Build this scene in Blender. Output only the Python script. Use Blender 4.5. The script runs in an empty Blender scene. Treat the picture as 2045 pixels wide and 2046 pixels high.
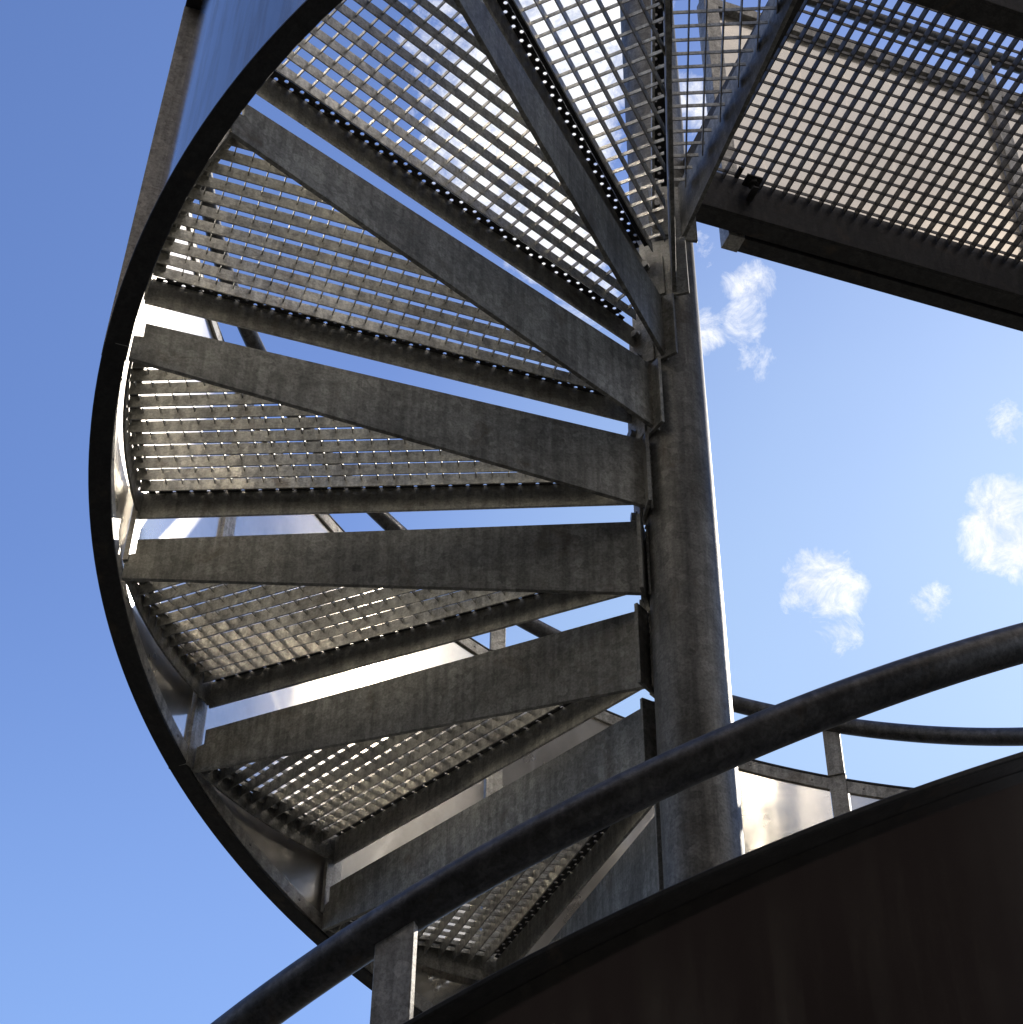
import bpy, bmesh, math, random
from mathutils import Vector, Matrix, Quaternion
R = math.radians
scene = bpy.context.scene
COL = scene.collection

# ------------------------------------------------------------------ fitted layout (metres, degrees)
EYE = 1.60                      # camera height above the ground
D = 2.5651                      # camera distance from the stair axis
TH0, DTH, RISE = 228.387, 22.2861, 0.19
ZB = EYE + 2.3646               # underside of the stringer at step 0
F_PX, PITCH, YAW, ROLL = 3327.84, 39.674, 7.521, 0.952
SUN_AZ, SUN_EL = 64.0, 34.5     # azimuth counter-clockwise from +X

def zh(th): return ZB + (th - TH0) * RISE / DTH
def pol(r, th, z=0.0): return Vector((r * math.cos(R(th)), r * math.sin(R(th)), z))

# ------------------------------------------------------------------ camera
a, y, r = R(PITCH), R(YAW), R(ROLL)
fw = Vector((-math.sin(y) * math.cos(a), math.cos(y) * math.cos(a), math.sin(a)))
rt = Vector((math.cos(y), math.sin(y), 0)); up = rt.cross(fw)
rt2 = rt * math.cos(r) + up * math.sin(r); up2 = up * math.cos(r) - rt * math.sin(r)
cd = bpy.data.cameras.new("camera"); cam = bpy.data.objects.new("camera", cd); COL.objects.link(cam)
M = Matrix((rt2, up2, -fw)).transposed().to_4x4(); M.translation = Vector((0, -D, EYE)); cam.matrix_world = M
cd.sensor_fit = 'HORIZONTAL'; cd.sensor_width = 36.0; cd.lens = F_PX / 2045 * 36; cd.clip_start = 0.05; cd.clip_end = 5000
scene.camera = cam

def pix(px, py):
    """world direction through a photograph pixel (used only to say where in the sky the clouds stand)"""
    d = fw + rt2 * (px - 1022.5) / F_PX - up2 * (py - 1023) / F_PX
    return d.normalized()

# ------------------------------------------------------------------ sky, clouds, sun, exposure
w = bpy.data.worlds.new("World"); scene.world = w; w.use_nodes = True
nt = w.node_tree; nt.nodes.clear(); N = nt.nodes; L = nt.links
def node(t, **kw):
    n = N.new(t)
    for k, v in kw.items(): setattr(n, k, v)
    return n
def mth(op, a, b=None, c=None, clamp=False):
    n = N.new('ShaderNodeMath'); n.operation = op; n.use_clamp = clamp
    for i, v in enumerate((a, b, c)):
        if v is None: continue
        if isinstance(v, (int, float)): n.inputs[i].default_value = v
        else: L.new(v, n.inputs[i])
    return n.outputs[0]
def vmix(fac, a, b):
    n = N.new('ShaderNodeMix'); n.data_type = 'RGBA'
    for s, v in ((n.inputs[0], fac), (n.inputs[6], a), (n.inputs[7], b)):
        if isinstance(v, tuple): s.default_value = (*v, 1)
        elif isinstance(v, (int, float)): s.default_value = v
        else: L.new(v, s)
    return n.outputs[2]
sky = node('ShaderNodeTexSky', sky_type='NISHITA', sun_disc=False, sun_elevation=R(SUN_EL), sun_rotation=R(90 - SUN_AZ),
           altitude=200, air_density=1.25, dust_density=0.9, ozone_density=2.2)
tc = node('ShaderNodeTexCoord')
pre = node('ShaderNodeVectorMath', operation='SCALE'); L.new(sky.outputs[0], pre.inputs[0]); pre.inputs['Scale'].default_value = 0.10
gam = node('ShaderNodeGamma'); L.new(pre.outputs[0], gam.inputs['Color']); gam.inputs['Gamma'].default_value = .74
nz = node('ShaderNodeTexNoise'); nz.inputs['Scale'].default_value = 9.0; nz.inputs['Detail'].default_value = 9; nz.inputs['Roughness'].default_value = .62; nz.inputs['Distortion'].default_value = .35
nz.inputs['Distortion'].default_value = .9
L.new(tc.outputs['Generated'], nz.inputs['Vector'])
nz2 = node('ShaderNodeTexNoise'); nz2.inputs['Scale'].default_value = 2.6; nz2.inputs['Detail'].default_value = 5
L.new(tc.outputs['Generated'], nz2.inputs['Vector'])
nz3 = node('ShaderNodeTexNoise'); nz3.inputs['Scale'].default_value = 46.0; nz3.inputs['Detail'].default_value = 8; nz3.inputs['Roughness'].default_value = .72; nz3.inputs['Distortion'].default_value = .5
L.new(tc.outputs['Generated'], nz3.inputs['Vector'])
CLOUDS = [  # direction of the cloud, angular radius, weight
    (pix(1640, 1170), 1.6, .98), (pix(1668, 1265), 1.1, .80), (pix(1610, 1210), .8, .8), (pix(2035, 1060), 1.9, 1.12), (pix(1985, 1000), 1.0, 1.0), (pix(1862, 1200), .8, .72), (pix(1800, 1130), .6, .6), (pix(1550, 1250), .6, .55),
    (pix(1500, 560), 1.1, .82), (pix(1488, 640), 1.0, .78), (pix(1510, 730), .9, .72), (pix(1400, 660), 1.0, .80), (pix(1395, 500), .9, .72), (pix(2015, 840), .9, .85), (pix(1700, 1330), .8, .5),
    (pix(1040, 260), 3.4, 1.35), (pix(1175, 590), 1.3, 1.0), (pix(900, 60), 2.0, .8), (pix(1150, 60), 3.0, 1.25), (pix(1120, 420), 2.4, 1.4), (pix(1370, 210), 1.2, 1.0), (pix(1120, -150), 5, 1.0)]
tot = None
for d, rad, wt in CLOUDS:
    dp = node('ShaderNodeVectorMath', operation='DOT_PRODUCT'); L.new(tc.outputs['Generated'], dp.inputs[0]); dp.inputs[1].default_value = d
    mr = node('ShaderNodeMapRange', interpolation_type='SMOOTHSTEP')
    L.new(dp.outputs['Value'], mr.inputs['Value'])
    mr.inputs['From Min'].default_value = math.cos(R(rad * 1.5)); mr.inputs['From Max'].default_value = 1.0
    mr.inputs['To Min'].default_value = 0; mr.inputs['To Max'].default_value = wt
    tot = mr.outputs[0] if tot is None else mth('MAXIMUM', tot, mr.outputs[0])
nn = mth('ADD', mth('MULTIPLY', nz.outputs['Fac'], .55), mth('MULTIPLY', nz3.outputs['Fac'], .45))
cl = mth('MULTIPLY', mth('SUBTRACT', mth('ADD', mth('MULTIPLY', tot, .34), nn), .742), 5.6, clamp=True)
# broad bright cumulus over the southern half of the sky (behind the photographer)
sep = node('ShaderNodeSeparateXYZ'); L.new(tc.outputs['Generated'], sep.inputs[0])
south = mth('MULTIPLY', mth('ADD', mth('MULTIPLY', sep.outputs['Y'], -1), -.05), 4.0, clamp=True)
cs = mth('MULTIPLY', mth('MULTIPLY', mth('SUBTRACT', mth('ADD', mth('MULTIPLY', nz.outputs['Fac'], .4), nz2.outputs['Fac']), .66), 7.0, clamp=True), south)
bank = node('ShaderNodeVectorMath', operation='DOT_PRODUCT'); L.new(tc.outputs['Generated'], bank.inputs[0]); bank.inputs[1].default_value = (math.cos(R(50)) * math.cos(R(-36)), math.cos(R(50)) * math.sin(R(-36)), math.sin(R(50)))  # off-view cloud bank added so the landing sheet mirrors something bright
bm_ = mth('MULTIPLY', mth('SUBTRACT', mth('ADD', bank.outputs['Value'], mth('MULTIPLY', nz2.outputs['Fac'], .10)), .945), 16.0, clamp=True)
bank2 = node('ShaderNodeVectorMath', operation='DOT_PRODUCT'); L.new(tc.outputs['Generated'], bank2.inputs[0]); bank2.inputs[1].default_value = (math.cos(R(24)) * math.cos(R(-20)), math.cos(R(24)) * math.sin(R(-20)), math.sin(R(24)))  # second off-view bank, added to whiten the far sheets' reflections
bm2 = mth('MULTIPLY', mth('SUBTRACT', mth('ADD', bank2.outputs['Value'], mth('MULTIPLY', nz.outputs['Fac'], .10)), .985), 20.0, clamp=True)
cl = mth('MAXIMUM', mth('MAXIMUM', mth('MAXIMUM', cl, cs), bm_), bm2)
hz_ = node('ShaderNodeMapRange', interpolation_type='SMOOTHSTEP'); L.new(sep.outputs['Z'], hz_.inputs['Value']); hz_.inputs['From Min'].default_value = .62; hz_.inputs['From Max'].default_value = .25; hz_.inputs['To Min'].default_value = 0; hz_.inputs['To Max'].default_value = .38
# thin veil that whitens the lower sky on the sun's side
dpv = node('ShaderNodeVectorMath', operation='DOT_PRODUCT'); L.new(tc.outputs['Generated'], dpv.inputs[0]); dpv.inputs[1].default_value = pix(1950, 1480)
veil = node('ShaderNodeMapRange', interpolation_type='SMOOTHSTEP'); L.new(dpv.outputs['Value'], veil.inputs['Value'])
veil.inputs['From Min'].default_value = math.cos(R(24)); veil.inputs['From Max'].default_value = 1; veil.inputs['To Max'].default_value = .40
vz = mth('MULTIPLY', veil.outputs[0], mth('ADD', mth('MULTIPLY', nz2.outputs['Fac'], 1.2), .4))
skyc = node('ShaderNodeVectorMath', operation='MULTIPLY'); L.new(gam.outputs[0], skyc.inputs[0]); skyc.inputs[1].default_value = (.585, .755, 1.22)
c1 = vmix(vz, vmix(hz_.outputs[0], skyc.outputs[0], (.36, .60, 1.06)), (.60, .84, 1.02))
shade = mth('MULTIPLY', mth('SUBTRACT', nz3.outputs['Fac'], .38), 3.0, clamp=True)
ccol = vmix(shade, (.92, .95, 1.02), (1.30, 1.29, 1.28))
ccol = vmix(bm_, ccol, vmix(mth('MULTIPLY', mth('ADD', mth('SINE', mth('MULTIPLY', sep.outputs['Z'], 38.0)), .25), 1.6, clamp=True), (.60, .57, .58), (1.40, 1.22, 1.06)))
c2 = vmix(cl, c1, ccol)
bg = node('ShaderNodeBackground'); L.new(c2, bg.inputs['Color']); bg.inputs['Strength'].default_value = 1.0
out = node('ShaderNodeOutputWorld'); L.new(bg.outputs[0], out.inputs['Surface'])

sd = bpy.data.lights.new("sun", 'SUN'); sd.energy = 5.0; sd.angle = R(.53); sd.color = (1, .93, .82)
sun = bpy.data.objects.new("sun", sd); COL.objects.link(sun)
sdir = Vector((math.cos(R(SUN_EL)) * math.cos(R(SUN_AZ)), math.cos(R(SUN_EL)) * math.sin(R(SUN_AZ)), math.sin(R(SUN_EL))))
sun.rotation_euler = sdir.to_track_quat('Z', 'Y').to_euler(); sun.location = sdir * 30
scene.view_settings.view_transform = 'Standard'; scene.view_settings.look = 'None'
scene.view_settings.exposure = 0.0; scene.view_settings.gamma = 1.0
scene.render.engine = 'CYCLES'
try:
    scene.cycles.caustics_reflective = True; scene.cycles.blur_glossy = .25; scene.cycles.sample_clamp_indirect = 40
    scene.cycles.max_bounces = 10; scene.cycles.diffuse_bounces = 5; scene.cycles.glossy_bounces = 7
except Exception: pass

# ------------------------------------------------------------------ materials
def mat(name):
    m = bpy.data.materials.new(name); m.use_nodes = True
    return m, m.node_tree, m.node_tree.nodes['Principled BSDF']
def ramp(nt, src, stops):
    r = nt.nodes.new('ShaderNodeValToRGB'); nt.links.new(src, r.inputs[0])
    while len(r.color_ramp.elements) < len(stops): r.color_ramp.elements.new(.5)
    for e, (p, c) in zip(r.color_ramp.elements, stops):
        e.position = p; e.color = (*c, 1) if isinstance(c, tuple) else (c, c, c, 1)
    return r.outputs[0]
def tex(nt, kind, vec, **inp):
    t = nt.nodes.new(kind); nt.links.new(vec, t.inputs['Vector'])
    for k, v in inp.items(): t.inputs[k.replace('_', ' ')].default_value = v
    return t
def coords(nt, scale=(1, 1, 1)):
    tc = nt.nodes.new('ShaderNodeTexCoord'); oi = nt.nodes.new('ShaderNodeObjectInfo')
    mp = nt.nodes.new('ShaderNodeMapping'); mp.inputs['Scale'].default_value = scale
    nt.links.new(tc.outputs['Object'], mp.inputs['Vector'])
    v = nt.nodes.new('ShaderNodeVectorMath'); v.operation = 'ADD'
    sc = nt.nodes.new('ShaderNodeVectorMath'); sc.operation = 'SCALE'; sc.inputs[0].default_value = (17, 29, 11)
    nt.links.new(oi.outputs['Random'], sc.inputs['Scale'])
    nt.links.new(mp.outputs[0], v.inputs[0]); nt.links.new(sc.outputs[0], v.inputs[1])
    return v.outputs[0]
def mixc(nt, blend, fac, a, b):
    n = nt.nodes.new('ShaderNodeMix'); n.data_type = 'RGBA'; n.blend_type = blend
    n.inputs[0].default_value = fac
    for s, v in ((n.inputs[6], a), (n.inputs[7], b)):
        if isinstance(v, tuple): s.default_value = (*v, 1)
        else: nt.links.new(v, s)
    return n.outputs[2]
def galv(name, lo, hi, metal=.55, rough=(.42, .62), streak=True, grain=70):
    m, nt, b = mat(name); v = coords(nt)
    vo = tex(nt, 'ShaderNodeTexVoronoi', v, Scale=grain); n1 = tex(nt, 'ShaderNodeTexNoise', v, Scale=5.0, Detail=7.0, Roughness=.65)
    n2 = tex(nt, 'ShaderNodeTexNoise', v, Scale=190.0, Detail=4.0, Roughness=.7)
    base = ramp(nt, n1.outputs['Fac'], [(.3, lo), (.7, hi)])
    sp = ramp(nt, vo.outputs['Color'], [(0, .48), (1, 1.0)])
    c = mixc(nt, 'MULTIPLY', .8, base, sp)
    g = ramp(nt, n2.outputs['Fac'], [(.36, .50), (.60, 1.0)])
    c = mixc(nt, 'MULTIPLY', .75, c, g)
    if streak:
        vs = coords(nt, (60, 60, 4)); s = tex(nt, 'ShaderNodeTexNoise', vs, Scale=1.0, Detail=5.0, Roughness=.6)
        c = mixc(nt, 'MULTIPLY', .65, c, ramp(nt, s.outputs['Fac'], [(.38, .5), (.58, 1.0)]))
    st = tex(nt, 'ShaderNodeTexNoise', v, Scale=11.0, Detail=8.0, Roughness=.72, Distortion=.6)
    stm = ramp(nt, st.outputs['Fac'], [(.56, 0.0), (.70, .55)])
    mx = nt.nodes.new('ShaderNodeMix'); mx.data_type = 'RGBA'; nt.links.new(stm, mx.inputs[0]); nt.links.new(c, mx.inputs[6]); mx.inputs[7].default_value = (.12, .085, .055, 1); c = mx.outputs[2]
    oi = nt.nodes.new('ShaderNodeObjectInfo'); ov = nt.nodes.new('ShaderNodeMapRange'); nt.links.new(oi.outputs['Random'], ov.inputs['Value']); ov.inputs['To Min'].default_value = .84; ov.inputs['To Max'].default_value = 1.12
    vm = nt.nodes.new('ShaderNodeVectorMath'); vm.operation = 'SCALE'; nt.links.new(c, vm.inputs[0]); nt.links.new(ov.outputs[0], vm.inputs['Scale']); c = vm.outputs[0]
    nt.links.new(c, b.inputs['Base Color']); b.inputs['Metallic'].default_value = metal
    rr = ramp(nt, n1.outputs['Fac'], [(.3, rough[0]), (.7, rough[1])]); nt.links.new(rr, b.inputs['Roughness'])
    bp = nt.nodes.new('ShaderNodeBump'); bp.inputs['Strength'].default_value = .18; bp.inputs['Distance'].default_value = .002
    nt.links.new(n2.outputs['Fac'], bp.inputs['Height']); nt.links.new(bp.outputs[0], b.inputs['Normal'])
    return m
M_GALV = galv('galvanised_steel', (.30, .292, .265), (.62, .605, .55))
M_GRATE = galv('grating_steel', (.50, .485, .44), (.74, .72, .65), metal=.5, rough=(.36, .5), grain=90)
M_LIT_FRONT = galv('lit_front_steel', (.60, .58, .52), (.80, .775, .70), metal=.2, rough=(.4, .55))  # paler than the other steel, standing in for bounced sunlight on these plates
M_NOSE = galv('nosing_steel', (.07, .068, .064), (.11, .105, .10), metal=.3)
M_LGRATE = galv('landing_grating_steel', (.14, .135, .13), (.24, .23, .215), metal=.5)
M_COLUMN = galv('column_steel', (.20, .195, .18), (.52, .505, .47), grain=55)
M_FRAME = galv('frame_steel', (.52, .50, .45), (.72, .69, .63), metal=.5, rough=(.4, .55))
M_SHADED_FLANGE = galv('shaded_flange_steel', (.030, .029, .028), (.055, .052, .048), metal=.2, rough=(.5, .65))  # near-black colour stands in for shade on the down-facing flanges
M_TUBE = galv('handrail_steel', (.13, .13, .135), (.22, .215, .21), metal=.7, rough=(.36, .5))
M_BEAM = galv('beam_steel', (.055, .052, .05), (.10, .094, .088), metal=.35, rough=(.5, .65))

def steel_sheet():
    m, nt, b = mat('stainless_sheet'); v = coords(nt)
    n1 = tex(nt, 'ShaderNodeTexNoise', v, Scale=3.0, Detail=5.0)
    vs = coords(nt, (9, 9, 90)); s = tex(nt, 'ShaderNodeTexNoise', vs, Scale=2.0, Detail=4.0)
    c = ramp(nt, n1.outputs['Fac'], [(.3, (.72, .68, .62)), (.7, (.82, .78, .71))])
    # scratches
    wv = tex(nt, 'ShaderNodeTexWave', coords(nt, (1, 1, 1.6)), Scale=2.2, Distortion=5.0, Detail=1.0)
    sc = ramp(nt, wv.outputs['Fac'], [(.0, .5), (.006, 0.0)])
    nt.links.new(c, b.inputs['Base Color']); b.inputs['Metallic'].default_value = 1
    rr = ramp(nt, s.outputs['Fac'], [(.3, .07), (.7, .13)])
    rr = mixc(nt, 'ADD', .25, rr, sc)
    nt.links.new(rr, b.inputs['Roughness'])
    n2 = tex(nt, 'ShaderNodeTexNoise', v, Scale=7.0, Detail=3.0)
    bp = nt.nodes.new('ShaderNodeBump'); bp.inputs['Strength'].default_value = .05; bp.inputs['Distance'].default_value = .01
    nt.links.new(n2.outputs['Fac'], bp.inputs['Height']); nt.links.new(bp.outputs[0], b.inputs['Normal'])
    b2 = nt.nodes.new('ShaderNodeBsdfPrincipled'); b2.inputs['Metallic'].default_value = 1; b2.inputs['Roughness'].default_value = .42
    nt.links.new(c, b2.inputs['Base Color']); nt.links.new(bp.outputs[0], b2.inputs['Normal'])
    hz = tex(nt, 'ShaderNodeTexNoise', coords(nt, (1.5, 1.5, 1)), Scale=2.5, Detail=6.0, Roughness=.6)
    ms = nt.nodes.new('ShaderNodeMixShader'); nt.links.new(ramp(nt, hz.outputs['Fac'], [(.35, .22), (.65, .45)]), ms.inputs[0])
    nt.links.new(b.outputs[0], ms.inputs[1]); nt.links.new(b2.outputs[0], ms.inputs[2])
    nt.links.new(ms.outputs[0], nt.nodes['Material Output'].inputs['Surface'])
    return m
M_SHEET = steel_sheet()
def skin():
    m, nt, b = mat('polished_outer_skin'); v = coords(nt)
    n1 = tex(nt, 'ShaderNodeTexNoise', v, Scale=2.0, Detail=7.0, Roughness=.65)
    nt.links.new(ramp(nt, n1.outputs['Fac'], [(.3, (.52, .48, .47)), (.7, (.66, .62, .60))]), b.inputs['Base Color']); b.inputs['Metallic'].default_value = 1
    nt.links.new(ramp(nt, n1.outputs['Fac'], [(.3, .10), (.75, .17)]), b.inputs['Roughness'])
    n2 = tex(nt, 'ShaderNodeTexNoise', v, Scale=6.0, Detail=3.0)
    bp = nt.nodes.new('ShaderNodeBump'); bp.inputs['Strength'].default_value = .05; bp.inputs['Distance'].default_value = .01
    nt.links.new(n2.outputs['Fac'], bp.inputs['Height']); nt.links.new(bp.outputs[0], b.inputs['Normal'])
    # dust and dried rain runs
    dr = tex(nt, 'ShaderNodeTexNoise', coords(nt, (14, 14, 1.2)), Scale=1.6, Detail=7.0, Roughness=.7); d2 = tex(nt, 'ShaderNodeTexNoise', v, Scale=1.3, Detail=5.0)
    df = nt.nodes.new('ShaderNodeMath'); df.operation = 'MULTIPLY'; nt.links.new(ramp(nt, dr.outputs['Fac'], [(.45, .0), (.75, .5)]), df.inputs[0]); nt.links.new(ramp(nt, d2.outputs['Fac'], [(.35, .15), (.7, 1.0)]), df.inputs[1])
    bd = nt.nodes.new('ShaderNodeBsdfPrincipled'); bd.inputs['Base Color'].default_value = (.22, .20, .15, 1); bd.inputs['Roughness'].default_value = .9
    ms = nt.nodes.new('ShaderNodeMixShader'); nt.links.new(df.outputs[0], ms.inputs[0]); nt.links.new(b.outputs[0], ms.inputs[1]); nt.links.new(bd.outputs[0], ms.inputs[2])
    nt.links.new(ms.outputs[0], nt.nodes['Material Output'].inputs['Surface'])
    return m
M_SKIN = skin()
def simple(name, col, rough=.6, metal=0):
    m, nt, b = mat(name); b.inputs['Base Color'].default_value = (*col, 1); b.inputs['Roughness'].default_value = rough; b.inputs['Metallic'].default_value = metal
    return m
M_BOLT = galv('bolt_steel', (.36, .35, .33), (.5, .49, .46), metal=.8, rough=(.3, .45), streak=False)

# ------------------------------------------------------------------ mesh helpers
class MB:
    def __init__(s): s.bm = bmesh.new()
    def box(s, lo, hi, mtx=None):
        vs = [s.bm.verts.new(Vector((x, y, z)) if mtx is None else mtx @ Vector((x, y, z))) for x in (lo[0], hi[0]) for y in (lo[1], hi[1]) for z in (lo[2], hi[2])]
        for f in ((0, 1, 3, 2), (4, 6, 7, 5), (0, 4, 5, 1), (2, 3, 7, 6), (0, 2, 6, 4), (1, 5, 7, 3)): s.bm.faces.new([vs[i] for i in f])
        return s
    def prism(s, pts, ext, mtx=None):
        """pts: outline (3-D points in order), ext: extrusion vector"""
        T = (lambda p: p) if mtx is None else (lambda p: mtx @ p)
        A = [s.bm.verts.new(T(Vector(p))) for p in pts]; B = [s.bm.verts.new(T(Vector(p) + Vector(ext))) for p in pts]
        s.bm.faces.new(A[::-1]); s.bm.faces.new(B); n = len(A)
        for i in range(n): s.bm.faces.new((A[i], A[(i + 1) % n], B[(i + 1) % n], B[i]))
        return s
    def sweep(s, rings, closed=True):
        """rings: list of lists of points, consecutive rings joined; caps at both ends"""
        V = [[s.bm.verts.new(p) for p in r] for r in rings]; n = len(V[0])
        for a, b in zip(V[:-1], V[1:]):
            for i in range(n if closed else n - 1): s.bm.faces.new((a[i], a[(i + 1) % n], b[(i + 1) % n], b[i]))
        if closed: s.bm.faces.new(V[0][::-1]); s.bm.faces.new(V[-1])
        return s
    def cyl(s, c, axis, rad, h, n=24, rad2=None):
        axis = Vector(axis).normalized(); t = axis.orthogonal().normalized(); b = axis.cross(t); c = Vector(c); rad2 = rad if rad2 is None else rad2
        rings = []
        for k, rr in ((0, rad), (1, rad2)): rings.append([c + axis * h * k + (t * math.cos(2 * math.pi * i / n) + b * math.sin(2 * math.pi * i / n)) * rr for i in range(n)])
        return s.sweep(rings)
    def build(s, name, m, parent=None, smooth=False, bevel=0, loc=None):
        bmesh.ops.recalc_face_normals(s.bm, faces=s.bm.faces)
        me = bpy.data.meshes.new(name); s.bm.to_mesh(me); s.bm.free(); me.materials.append(m)
        if smooth:
            me.shade_smooth(); me.set_sharp_from_angle(angle=R(35))
        o = bpy.data.objects.new(name, me); COL.objects.link(o)
        if parent is not None: o.parent = parent
        if loc is not None: o.location = loc
        if bevel:
            md = o.modifiers.new('edge', 'BEVEL'); md.width = bevel; md.segments = 2; md.limit_method = 'ANGLE'; md.angle_limit = R(40)
        return o
def empty(name, loc, label, cat, group=None):
    o = bpy.data.objects.new(name, None); COL.objects.link(o); o.location = loc; o.empty_display_size = .2
    o['label'] = label; o['category'] = cat
    if group: o['group'] = group
    return o
def helix_box(mb, r0, r1, z0, z1, t0, t1, step=1.5, bev=.004):
    n = max(2, int(abs(t1 - t0) / step)); rings = []
    for i in range(n + 1):
        t = t0 + (t1 - t0) * i / n; z = zh(t)
        prof = [(r0 + bev, z0), (r1 - bev, z0), (r1, z0 + bev), (r1, z1 - bev), (r1 - bev, z1), (r0 + bev, z1), (r0, z1 - bev), (r0, z0 + bev)]
        rings.append([pol(rr, t, z + zz) for rr, zz in prof])
    mb.sweep(rings)
def helix_tube(mb, r, dz, rad, t0, t1, step=1.5, n=20):
    m = max(2, int(abs(t1 - t0) / step)); rings = []
    slope = RISE / DTH * 180 / math.pi
    for i in range(m + 1):
        t = t0 + (t1 - t0) * i / m; c = pol(r, t, zh(t) + dz)
        tan = Vector((-math.sin(R(t)) * r, math.cos(R(t)) * r, slope)).normalized(); nr = pol(1, t); bn = tan.cross(nr).normalized()
        rings.append([c + (nr * math.cos(2 * math.pi * j / n) + bn * math.sin(2 * math.pi * j / n)) * rad for j in range(n)])
    mb.sweep(rings)

# ------------------------------------------------------------------ ground
m, gnt, b = mat('ground_mix')
gtc = gnt.nodes.new('ShaderNodeTexCoord')
g1 = tex(gnt, 'ShaderNodeTexNoise', gtc.outputs['Object'], Scale=.35, Detail=6.0); g2 = tex(gnt, 'ShaderNodeTexNoise', gtc.outputs['Object'], Scale=30.0, Detail=6.0)
c = mixc(gnt, 'MULTIPLY', .8, ramp(gnt, g1.outputs['Fac'], [(.4, (.040, .042, .028)), (.6, (.07, .06, .045))]), ramp(gnt, g2.outputs['Fac'], [(.3, .55), (.7, 1.0)]))
gnt.links.new(c, b.inputs['Base Color']); b.inputs['Roughness'].default_value = .95
gm = MB(); rr = 1200
gv = [gm.bm.verts.new((x * rr, y * rr, 0)) for x, y in ((-1, -1), (1, -1), (1, 1), (-1, 1))]; gm.bm.faces.new(gv)
g = gm.build('ground', m); g['kind'] = 'structure'
# paved pad under the stair
m, pnt, b = mat('pavers'); ptc = pnt.nodes.new('ShaderNodeTexCoord')
br = tex(pnt, 'ShaderNodeTexBrick', ptc.outputs['Object'], Scale=2.5); br.inputs['Color1'].default_value = (.055, .052, .048, 1); br.inputs['Color2'].default_value = (.08, .075, .068, 1); br.inputs['Mortar'].default_value = (.05, .05, .045, 1)
pnt.links.new(br.outputs['Color'], b.inputs['Base Color']); b.inputs['Roughness'].default_value = .9
pm = MB(); pm.box((-3, -4.2, -.05), (4, 3, .004)); pv = pm.build('pavement', m); pv['kind'] = 'structure'

# ------------------------------------------------------------------ spiral staircase
stair = empty('spiral_staircase', (0, 0, 0), 'tall galvanised steel spiral staircase of open mesh wedge treads winding round a round steel column', 'spiral staircase')
RC = 0.070
mb = MB()
mb.cyl((0, 0, 0), (0, 0, 1), RC, EYE + 4.55, n=64)
mb.cyl((0, 0, EYE + 4.55), (0, 0, 1), RC, .012, n=64, rad2=RC * .8)
column = mb.build('central_column', M_COLUMN, stair, smooth=True)
mb = MB(); mb.cyl((0, 0, .004), (0, 0, 1), .16, .016, n=40)
mb.build('base_plate', M_GALV, column, smooth=True)

T_START, T_END = TH0 - 20 * DTH, TH0 + 3 * DTH
RI, RO = 1.110, 1.153
mb = MB(); helix_box(mb, RI, RO, 0, .008, T_START - 4, T_END + 1.6, bev=.0015); stringer = mb.build('outer_stringer', M_SHADED_FLANGE, stair, smooth=True)
mb = MB(); helix_box(mb, RI, RI + .007, .0083, .042, T_START - 4, T_END + 1.6, bev=.0012); mb.build('inner_flange', M_FRAME, stringer, smooth=True)

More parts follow.
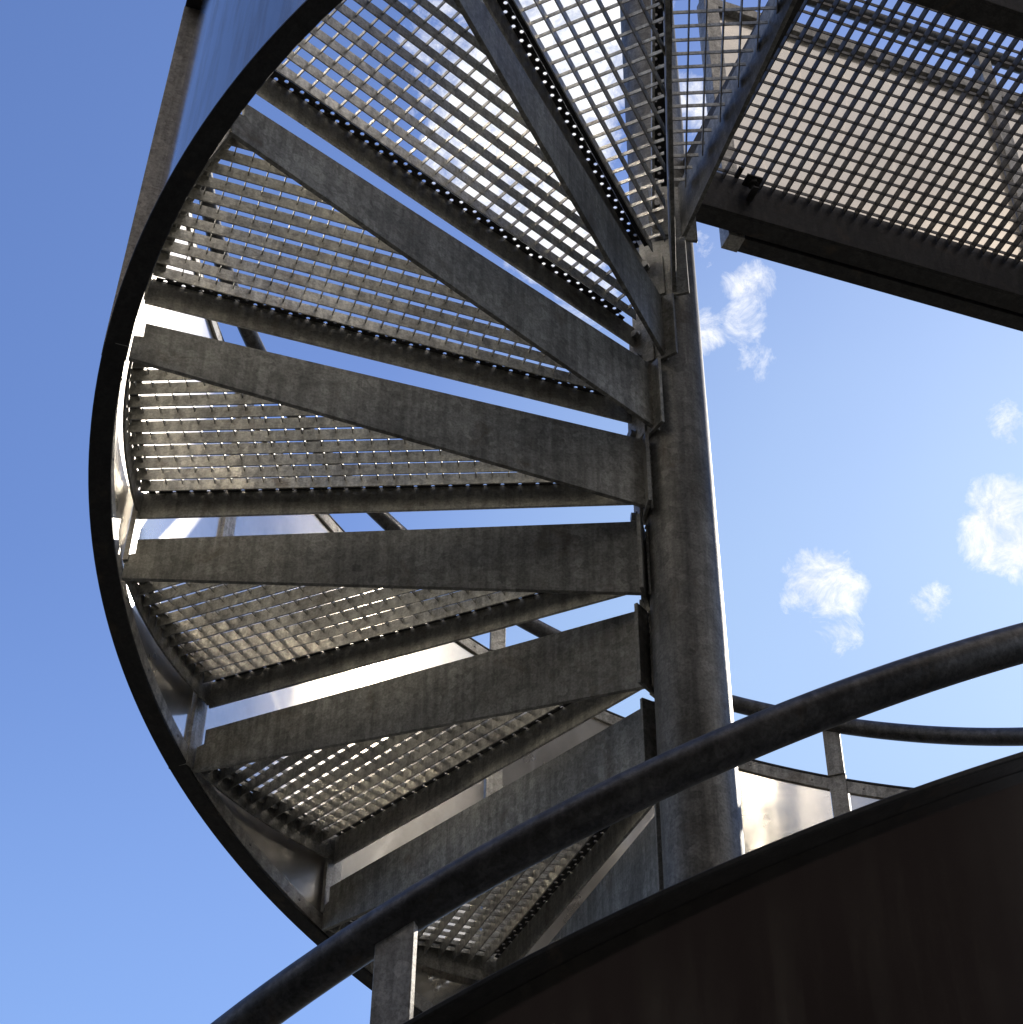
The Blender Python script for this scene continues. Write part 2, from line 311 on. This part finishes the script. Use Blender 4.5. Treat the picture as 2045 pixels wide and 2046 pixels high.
QA = R(-22.0)                   # nosing direction in the tread's own frame (P plate lies along +X)
QM = Matrix.Rotation(QA, 4, 'Z')
TOPZ, BARZ = .041, .0127
TT = math.tan(R(22.0))
def make_tread():
    # side plate (deep, towards the next step), front plate under the nosing and the curved outer end in one welded frame
    mb = MB()
    mb.prism([(.079, 0, -.081), (1.105, 0, 0.0), (1.105, 0, .058), (1.087, 0, .062), (1.088, 0, .097), (.079, 0, .095)], (0, -.0095, 0), Matrix.Translation((0, .0212, 0)) @ Matrix.Rotation(R(-1.21), 4, 'Z'))
    q0, q1 = .084, 1.0985
    # curved outer end plate
    rings = []
    for i in range(13):
        t = -.45 - (23.0 - .45) * i / 12
        zb = .004 - .026 * i / 12
        rings.append([pol(1.097, t, zb), pol(1.102, t, zb), pol(1.102, t, TOPZ), pol(1.097, t, TOPZ)])
    mb.sweep(rings)
    rings = []
    for i in range(13):
        t = -.45 - (22.3 - .45) * i / 12
        rings.append([pol(1.074, t, .0415), pol(1.0965, t, .0415), pol(1.0965, t, .0440), pol(1.074, t, .0440)])
    mb.sweep(rings)
    # inner end plate with a clipped corner
    EM = Matrix.Rotation(R(-13), 4, 'Z')
    mb.prism([(.0800, -.047, -.045), (.0800, -.040, -.072), (.0800, -.028, -.084), (.0800, .014, -.084), (.0800, .014, .036), (.0800, -.047, .036)], (.005, 0, 0), EM)
    rings = []
    for i in range(46):
        z = -.079 + .172 * i / 45; rr_ = .0032 + .0012 * math.sin(i * 2.1) + .0005 * math.sin(i * 5.1)
        rings.append([Vector((.0815 + rr_ * math.cos(q), .0205 + rr_ * math.sin(q), z)) for q in [j * math.pi / 4 for j in range(8)]])
    mb.sweep(rings)
    tread = mb.build('tread', M_GALV, stair, bevel=.0012)
    mb = MB(); mb.prism([(q0, -.024, -.018), (q1, -.024, -.028), (q1, -.024, .0381), (q0, -.024, .0381)], (0, .006, 0), QM)
    mb.build('front_plate', M_LIT_FRONT, tread, bevel=.001)
    # grating
    mb = MB(); c = .0175; i = 0
    while c < .42:
        s1 = math.sqrt(1.097 ** 2 - c * c) - .002; s0 = max(c / TT + .004, .120)
        if s1 - s0 > .03:
            mb.box((s0, c - .0013, BARZ), (s1, c + .0013, TOPZ - .001), QM)
        c += .0355
    s = .142
    while s < 1.09:
        y1 = min(s * TT - .003, math.sqrt(1.097 ** 2 - s * s) - .001)
        if y1 > 0: mb.box((s - .001, .0165, TOPZ - .0125), (s + .001, y1, TOPZ - .0025), QM)
        s += .0333
    gr = mb.build('grating', M_GRATE, tread)
    # perforated nosing
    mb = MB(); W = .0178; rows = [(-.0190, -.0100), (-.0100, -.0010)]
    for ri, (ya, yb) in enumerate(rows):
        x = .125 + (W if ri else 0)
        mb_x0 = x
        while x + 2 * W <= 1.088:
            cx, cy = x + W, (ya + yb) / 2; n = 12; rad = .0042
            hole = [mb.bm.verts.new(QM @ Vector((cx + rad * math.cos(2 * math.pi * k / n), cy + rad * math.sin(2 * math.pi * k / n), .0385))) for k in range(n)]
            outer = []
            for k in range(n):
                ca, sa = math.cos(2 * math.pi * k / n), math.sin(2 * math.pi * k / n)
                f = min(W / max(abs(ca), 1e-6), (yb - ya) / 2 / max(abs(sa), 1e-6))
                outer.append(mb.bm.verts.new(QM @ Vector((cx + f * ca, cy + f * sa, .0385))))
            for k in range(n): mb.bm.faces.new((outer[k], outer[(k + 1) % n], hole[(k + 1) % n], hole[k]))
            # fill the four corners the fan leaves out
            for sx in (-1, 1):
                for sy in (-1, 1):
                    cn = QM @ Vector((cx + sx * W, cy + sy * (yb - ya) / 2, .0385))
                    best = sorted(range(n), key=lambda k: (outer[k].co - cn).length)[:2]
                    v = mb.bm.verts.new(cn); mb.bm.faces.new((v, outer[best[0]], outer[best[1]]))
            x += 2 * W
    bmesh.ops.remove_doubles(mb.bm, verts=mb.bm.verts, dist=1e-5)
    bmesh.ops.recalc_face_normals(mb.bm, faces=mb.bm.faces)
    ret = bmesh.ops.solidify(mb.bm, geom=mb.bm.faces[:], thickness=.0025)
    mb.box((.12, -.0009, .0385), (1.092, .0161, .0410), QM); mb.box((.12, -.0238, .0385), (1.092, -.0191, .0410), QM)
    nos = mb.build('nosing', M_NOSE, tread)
    # welded bracket on the column
    mb = MB(); EM2 = Matrix.Rotation(R(-11), 4, 'Z')
    mb.box((.0715, -.042, -.088), (.0790, .062, .092), EM2)
    for ty in (-.018, .030):     # weld beads between bracket and column
        rings = []
        for i in range(40):
            z = -.084 + .172 * i / 39; rr_ = .0035 + .0012 * math.sin(i * 1.9) + .0006 * math.sin(i * 4.3)
            cx_ = math.sqrt(RC ** 2 - min(ty * ty, .0012)) + .001
            rings.append([EM2 @ Vector((cx_ + rr_ * math.cos(q), ty + rr_ * math.sin(q), z)) for q in [j * math.pi / 4 for j in range(8)]])
        mb.sweep(rings)
    br = mb.build('mounting_bracket', M_GALV, tread, bevel=.0015)
    for zz in (-.058, .010):
        mb = MB(); c0 = EM @ Vector((.0851, -.028, zz)); ax = (EM @ Vector((1, 0, 0)))
        mb.cyl(c0, ax, .0125, .002, n=20); mb.cyl(c0 + ax * .002, ax, .0095, .008, n=6)
        mb.build('bolt', M_BOLT, tread)
    return tread
def copy_children(src, dst):
    for ch in list(src.children):
        c2 = ch.copy(); COL.objects.link(c2); c2.parent = dst; copy_children(ch, c2)
proto = make_tread()
for k in range(3, -21, -1):
    if k == 3: t = proto
    else:
        t = proto.copy(); COL.objects.link(t); t.parent = stair; copy_children(proto, t)
    th = TH0 + k * DTH
    t.location = (0, 0, zh(th)); t.rotation_euler = (0, 0, R(th))
# short plates that tie the front plate of one step to the side plate of the next one below
tab = None
for k in range(2, -20, -2):
    th = TH0 + k * DTH
    if tab is None:
        mb = MB(); mb.box((1.098, -.043, .0425), (1.109, -.003, .235)); tab = mb.build('tie_plate', M_FRAME, stair, bevel=.001); o = tab
    else: o = tab.copy(); COL.objects.link(o); o.parent = stair
    o.location = (0, 0, zh(th)); o.rotation_euler = (0, 0, R(th + .3))

# ------------------------------------------------------------------ stair balustrade
HS, HH, RH = 1.083, 1.231, 1.102
bal = empty('stair_balustrade', (0, 0, 0), 'curved polished sheet steel balustrade with posts and handrail wrapping the spiral staircase', 'balustrade')
post_k = list(range(3, -20, -2))
pth = lambda k: TH0 + k * DTH + (-1.0 + .9)
mb = MB(); helix_box(mb, RI, RO, HS - .007, HS, T_START - 4, T_END + 1.6, bev=.0015); cap = mb.build('cap_rail', M_SHADED_FLANGE, bal, smooth=True)
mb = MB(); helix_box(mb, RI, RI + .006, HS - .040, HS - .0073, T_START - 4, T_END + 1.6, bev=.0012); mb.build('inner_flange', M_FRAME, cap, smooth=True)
mb = MB(); helix_tube(mb, RH, HH, .0213, T_START - 4, T_END + 1.6, n=28); mb.build('handrail', M_TUBE, bal, smooth=True)
mb = MB(); mb.box((RI - .002, -.021, .0085), (RO + .001, .021, HS - .0075)); mb.box((RI - .0025, -.0215, HS - .0405), (RI + .0065, .0215, HS + .002)); mb.box((RI - .008, -.021, HS + .002), (RI + .002, .021, HH - .010))
pst = mb.build('post', M_FRAME, bal, bevel=.0012)
for i, k in enumerate(post_k):
    o = pst if i == 0 else pst.copy()
    if i: COL.objects.link(o); o.parent = bal
    th = pth(k); o.location = (0, 0, zh(th)); o.rotation_euler = (0, 0, R(th))
mb = MB()     # screws that hold the sheets in the inner flange
for k in post_k[1:]:
    for dt in (3.2, 11, 19, 25.5, 33.5, 41.4):
        for zz in (HS - .022, .026):
            th = pth(k) + dt; c0 = pol(RI - .0002, th, zh(th) + zz); mb.cyl(c0, -pol(1, th), .0034, .0016, n=10, rad2=.002)
mb.build('screws', M_BOLT, cap)
# sheets between the posts (all bays are alike: one mesh, turned and lifted)
half = math.degrees(.024 / 1.13)
RP = 1.1175
mb = MB(); rings = []
span = 2 * DTH - 2 * half
for i in range(61):
    t = half + span * i / 60; dz = t * RISE / DTH
    rings.append([pol(RP, t, dz + .0085), pol(RP + .002, t, dz + .0085), pol(RP + .002, t, dz + HS - .0075), pol(RP, t, dz + HS - .0075)])
mb.sweep(rings); sheet = mb.build('infill_sheet', M_SHEET, bal, smooth=True)
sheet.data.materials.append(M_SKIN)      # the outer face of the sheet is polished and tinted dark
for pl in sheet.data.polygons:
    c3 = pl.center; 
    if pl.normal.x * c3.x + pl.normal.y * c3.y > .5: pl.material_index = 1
for i, k in enumerate(post_k[1:]):
    o = sheet if i == 0 else sheet.copy()
    if i: COL.objects.link(o); o.parent = bal
    th = pth(k); o.location = (0, 0, zh(th)); o.rotation_euler = (0, 0, R(th))

# ------------------------------------------------------------------ landing
AZ = 26.0
ZL = EYE + 3.165
land = empty('landing_platform', (0, 0, ZL), 'open steel grating landing on dark channel beams at the top of the spiral staircase', 'platform')
LM = Matrix.Rotation(R(AZ), 4, 'Z')
land.rotation_euler = (0, 0, R(AZ))
U1, NO = 1.95, -1.17
def channel(mb, u0, u1, n_web, s, z0, z1, fl=.055):
    """channel with its web at n_web and flanges towards s (+1/-1)"""
    t = .006
    mb.box((u0, min(n_web, n_web + s * t), z0), (u1, max(n_web, n_web + s * t), z1))
    for za, zb in ((z0, z0 + .009), (z1 - .009, z1)):
        mb.box((u0, min(n_web + s * t, n_web + s * fl), za), (u1, max(n_web + s * t, n_web + s * fl), zb))
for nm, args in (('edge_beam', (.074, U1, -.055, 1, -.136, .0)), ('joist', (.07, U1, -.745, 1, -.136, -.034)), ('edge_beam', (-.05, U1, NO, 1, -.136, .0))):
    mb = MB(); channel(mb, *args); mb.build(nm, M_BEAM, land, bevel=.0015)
# nosing beam of the landing (above the last tread)
mb = MB(); mb.box((.040, NO + .06, -.066), (.046, -.056, .0)); mb.box((.0462, NO + .06, -.066), (.088, -.056, -.060)); mb.build('nosing_beam', M_BEAM, land)
mb = MB(); mb.box((U1, NO, -.136), (U1 + .05, .005, 0)); mb.build('end_beam', M_BEAM, land)
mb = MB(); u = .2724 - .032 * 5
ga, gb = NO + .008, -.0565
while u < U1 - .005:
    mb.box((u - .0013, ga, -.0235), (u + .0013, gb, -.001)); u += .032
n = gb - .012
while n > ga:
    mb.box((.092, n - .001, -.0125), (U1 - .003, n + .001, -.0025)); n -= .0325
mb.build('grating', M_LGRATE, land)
# clip that hooks the grating to the beam
mb = MB()
mb.box((.186, -.100, -.040), (.226, -.066, -.034)); mb.cyl((.206, -.084, -.052), (0, 0, 1), .0135, .012, n=6); mb.cyl((.206, -.084, -.075), (0, 0, 1), .005, .03, n=12)
mb.box((.198, -.098, -.078), (.214, -.056, -.072)); mb.box((.160, -.110, -.040), (.170, -.080, -.030))
clip = mb.build('grating_clip', M_BEAM, land, bevel=.001)
for uu, nnn in ((1.05, 0.0), (.9, -.69)):
    o = clip.copy(); COL.objects.link(o); o.parent = land; o.location = (uu - .2, nnn, 0)
for nn_ in (-.03, NO + .03):
    mb = MB(); mb.box((U1 - .1, nn_ - .04, -ZL + .004), (U1 - .02, nn_ + .04, -.137)); mb.build('support_post', M_BEAM, land, bevel=.002)

lb = empty('landing_balustrade', (0, 0, 0), 'straight sheet steel balustrade with round handrail standing along the far edge beam of the landing', 'balustrade')
lb.location = (0, 0, ZL); lb.rotation_euler = (0, 0, R(AZ))
n0, n1 = .006, .049; zt = .855
mb = MB(); mb.box((.19, n0, -.140), (U1, n1, -.100)); mb.build('bottom_rail', M_BEAM, lb, bevel=.002)
mb = MB(); mb.box((.19, n0, zt - .036), (U1, n1, zt)); mb.build('top_rail', M_FRAME, lb, bevel=.002)
for i, (ua, ub) in enumerate(((.178, .220), (1.065, 1.107), (U1, U1 + .042))):
    mb = MB(); mb.box((ua, n0 - .002, -.1415), (ub, n1 + .002, zt + .002)); mb.box((ua, n0, zt + .002), (ub, n0 + .03, zt + .170)); o = mb.build('post', M_FRAME, lb, bevel=.0012)
for ua, ub in ((.222, 1.063), (1.109, U1 - .002)):
    mb = MB(); mb.box((ua, .026, -.099), (ub, .028, zt - .037)); mb.build('infill_sheet', M_SHEET, lb)
mb = MB(); mb.cyl((.12, .02, zt + .180), (1, 0, 0), .0213, U1 - .06, n=28); mb.build('handrail', M_TUBE, lb, smooth=True)

# ------------------------------------------------------------------ building added behind the camera so the sheets mirror something dark
M_BACKDROP = simple('dark_backdrop', (.0085, .0065, .0058), 1.0); M_BACKDROP.node_tree.nodes['Principled BSDF'].inputs['Specular IOR Level'].default_value = .05
bld = empty('reflection_backdrop', (0, -13.5, 0), 'tall unseen dark-clad building behind the photographer, seen only in reflections', 'reflection_backdrop')
m_ren, rnt, rb = mat('cream_render'); rv = coords(rnt); rn = tex(rnt, 'ShaderNodeTexNoise', rv, Scale=1.5, Detail=6.0)
rnt.links.new(ramp(rnt, rn.outputs['Fac'], [(.3, (.60, .52, .42)), (.7, (.70, .62, .52))]), rb.inputs['Base Color']); rb.inputs['Roughness'].default_value = .9
M_GLASS = simple('window_glass', (.03, .035, .045), .08); M_WF = simple('window_frame', (.55, .53, .5), .5)
mb = MB(); mb.box((-27, -6, 0), (16, -.3, 26)); 
# the facade is built as piers and bands so the windows sit in real openings
zs = [(17.8, 19.5)]; xs = [-24 + 4 * i for i in range(10)]
zs.append((20.6, 22.3)); zs.append((23.4, 25.1)); edge = [0] + [v for ab in zs for v in ab] + [26]
for i in range(0, len(edge), 2): mb.box((-27, -.299, edge[i]), (16, 0, edge[i + 1]))
for za, zb in zs:
    xe = [-27] + [v for x in xs for v in (x - .7, x + .7)] + [16]
    for i in range(0, len(xe), 2): mb.box((xe[i], -.299, za + .0005), (xe[i + 1], -.001, zb - .0005))
mb.build('backdrop_wall', m_ren, bld)
mb = MB(); mb.box((-27.1, .002, 0), (16.1, .20, 17.0)); mb.box((-27.1, .201, 16.7), (16.1, .35, 17.1)); mb.build('dark_backdrop_face', M_BACKDROP, bld)  # added dark face, blackens what the near sheets mirror
mb = MB(); mb.box((-27.3, -6.3, 26.001), (16.3, .3, 26.3)); mb.build('backdrop_roof', M_BEAM, bld)
w0 = None
for za, zb in zs:
    for x in xs:
        if w0 is None:
            mb = MB()
            for lo, hi in (((-.7, 0), (-.64, 1.7)), ((.64, 0), (.7, 1.7)), ((-.64, 0), (.64, .06)), ((-.64, 1.64), (.64, 1.7)), ((-.03, .06), (.03, 1.64))): mb.box((lo[0], -.2, lo[1]), (hi[0], -.12, hi[1]))
            w0 = mb.build('backdrop_window', M_WF, bld); mb = MB(); mb.box((-.64, -.17, .06), (-.031, -.15, 1.64)); mb.box((.031, -.17, .06), (.64, -.15, 1.64)); mb.build('backdrop_pane', M_GLASS, w0); o = w0
        else: o = w0.copy(); COL.objects.link(o); o.parent = bld; copy_children(w0, o)
        o.location = (x, 0, za)
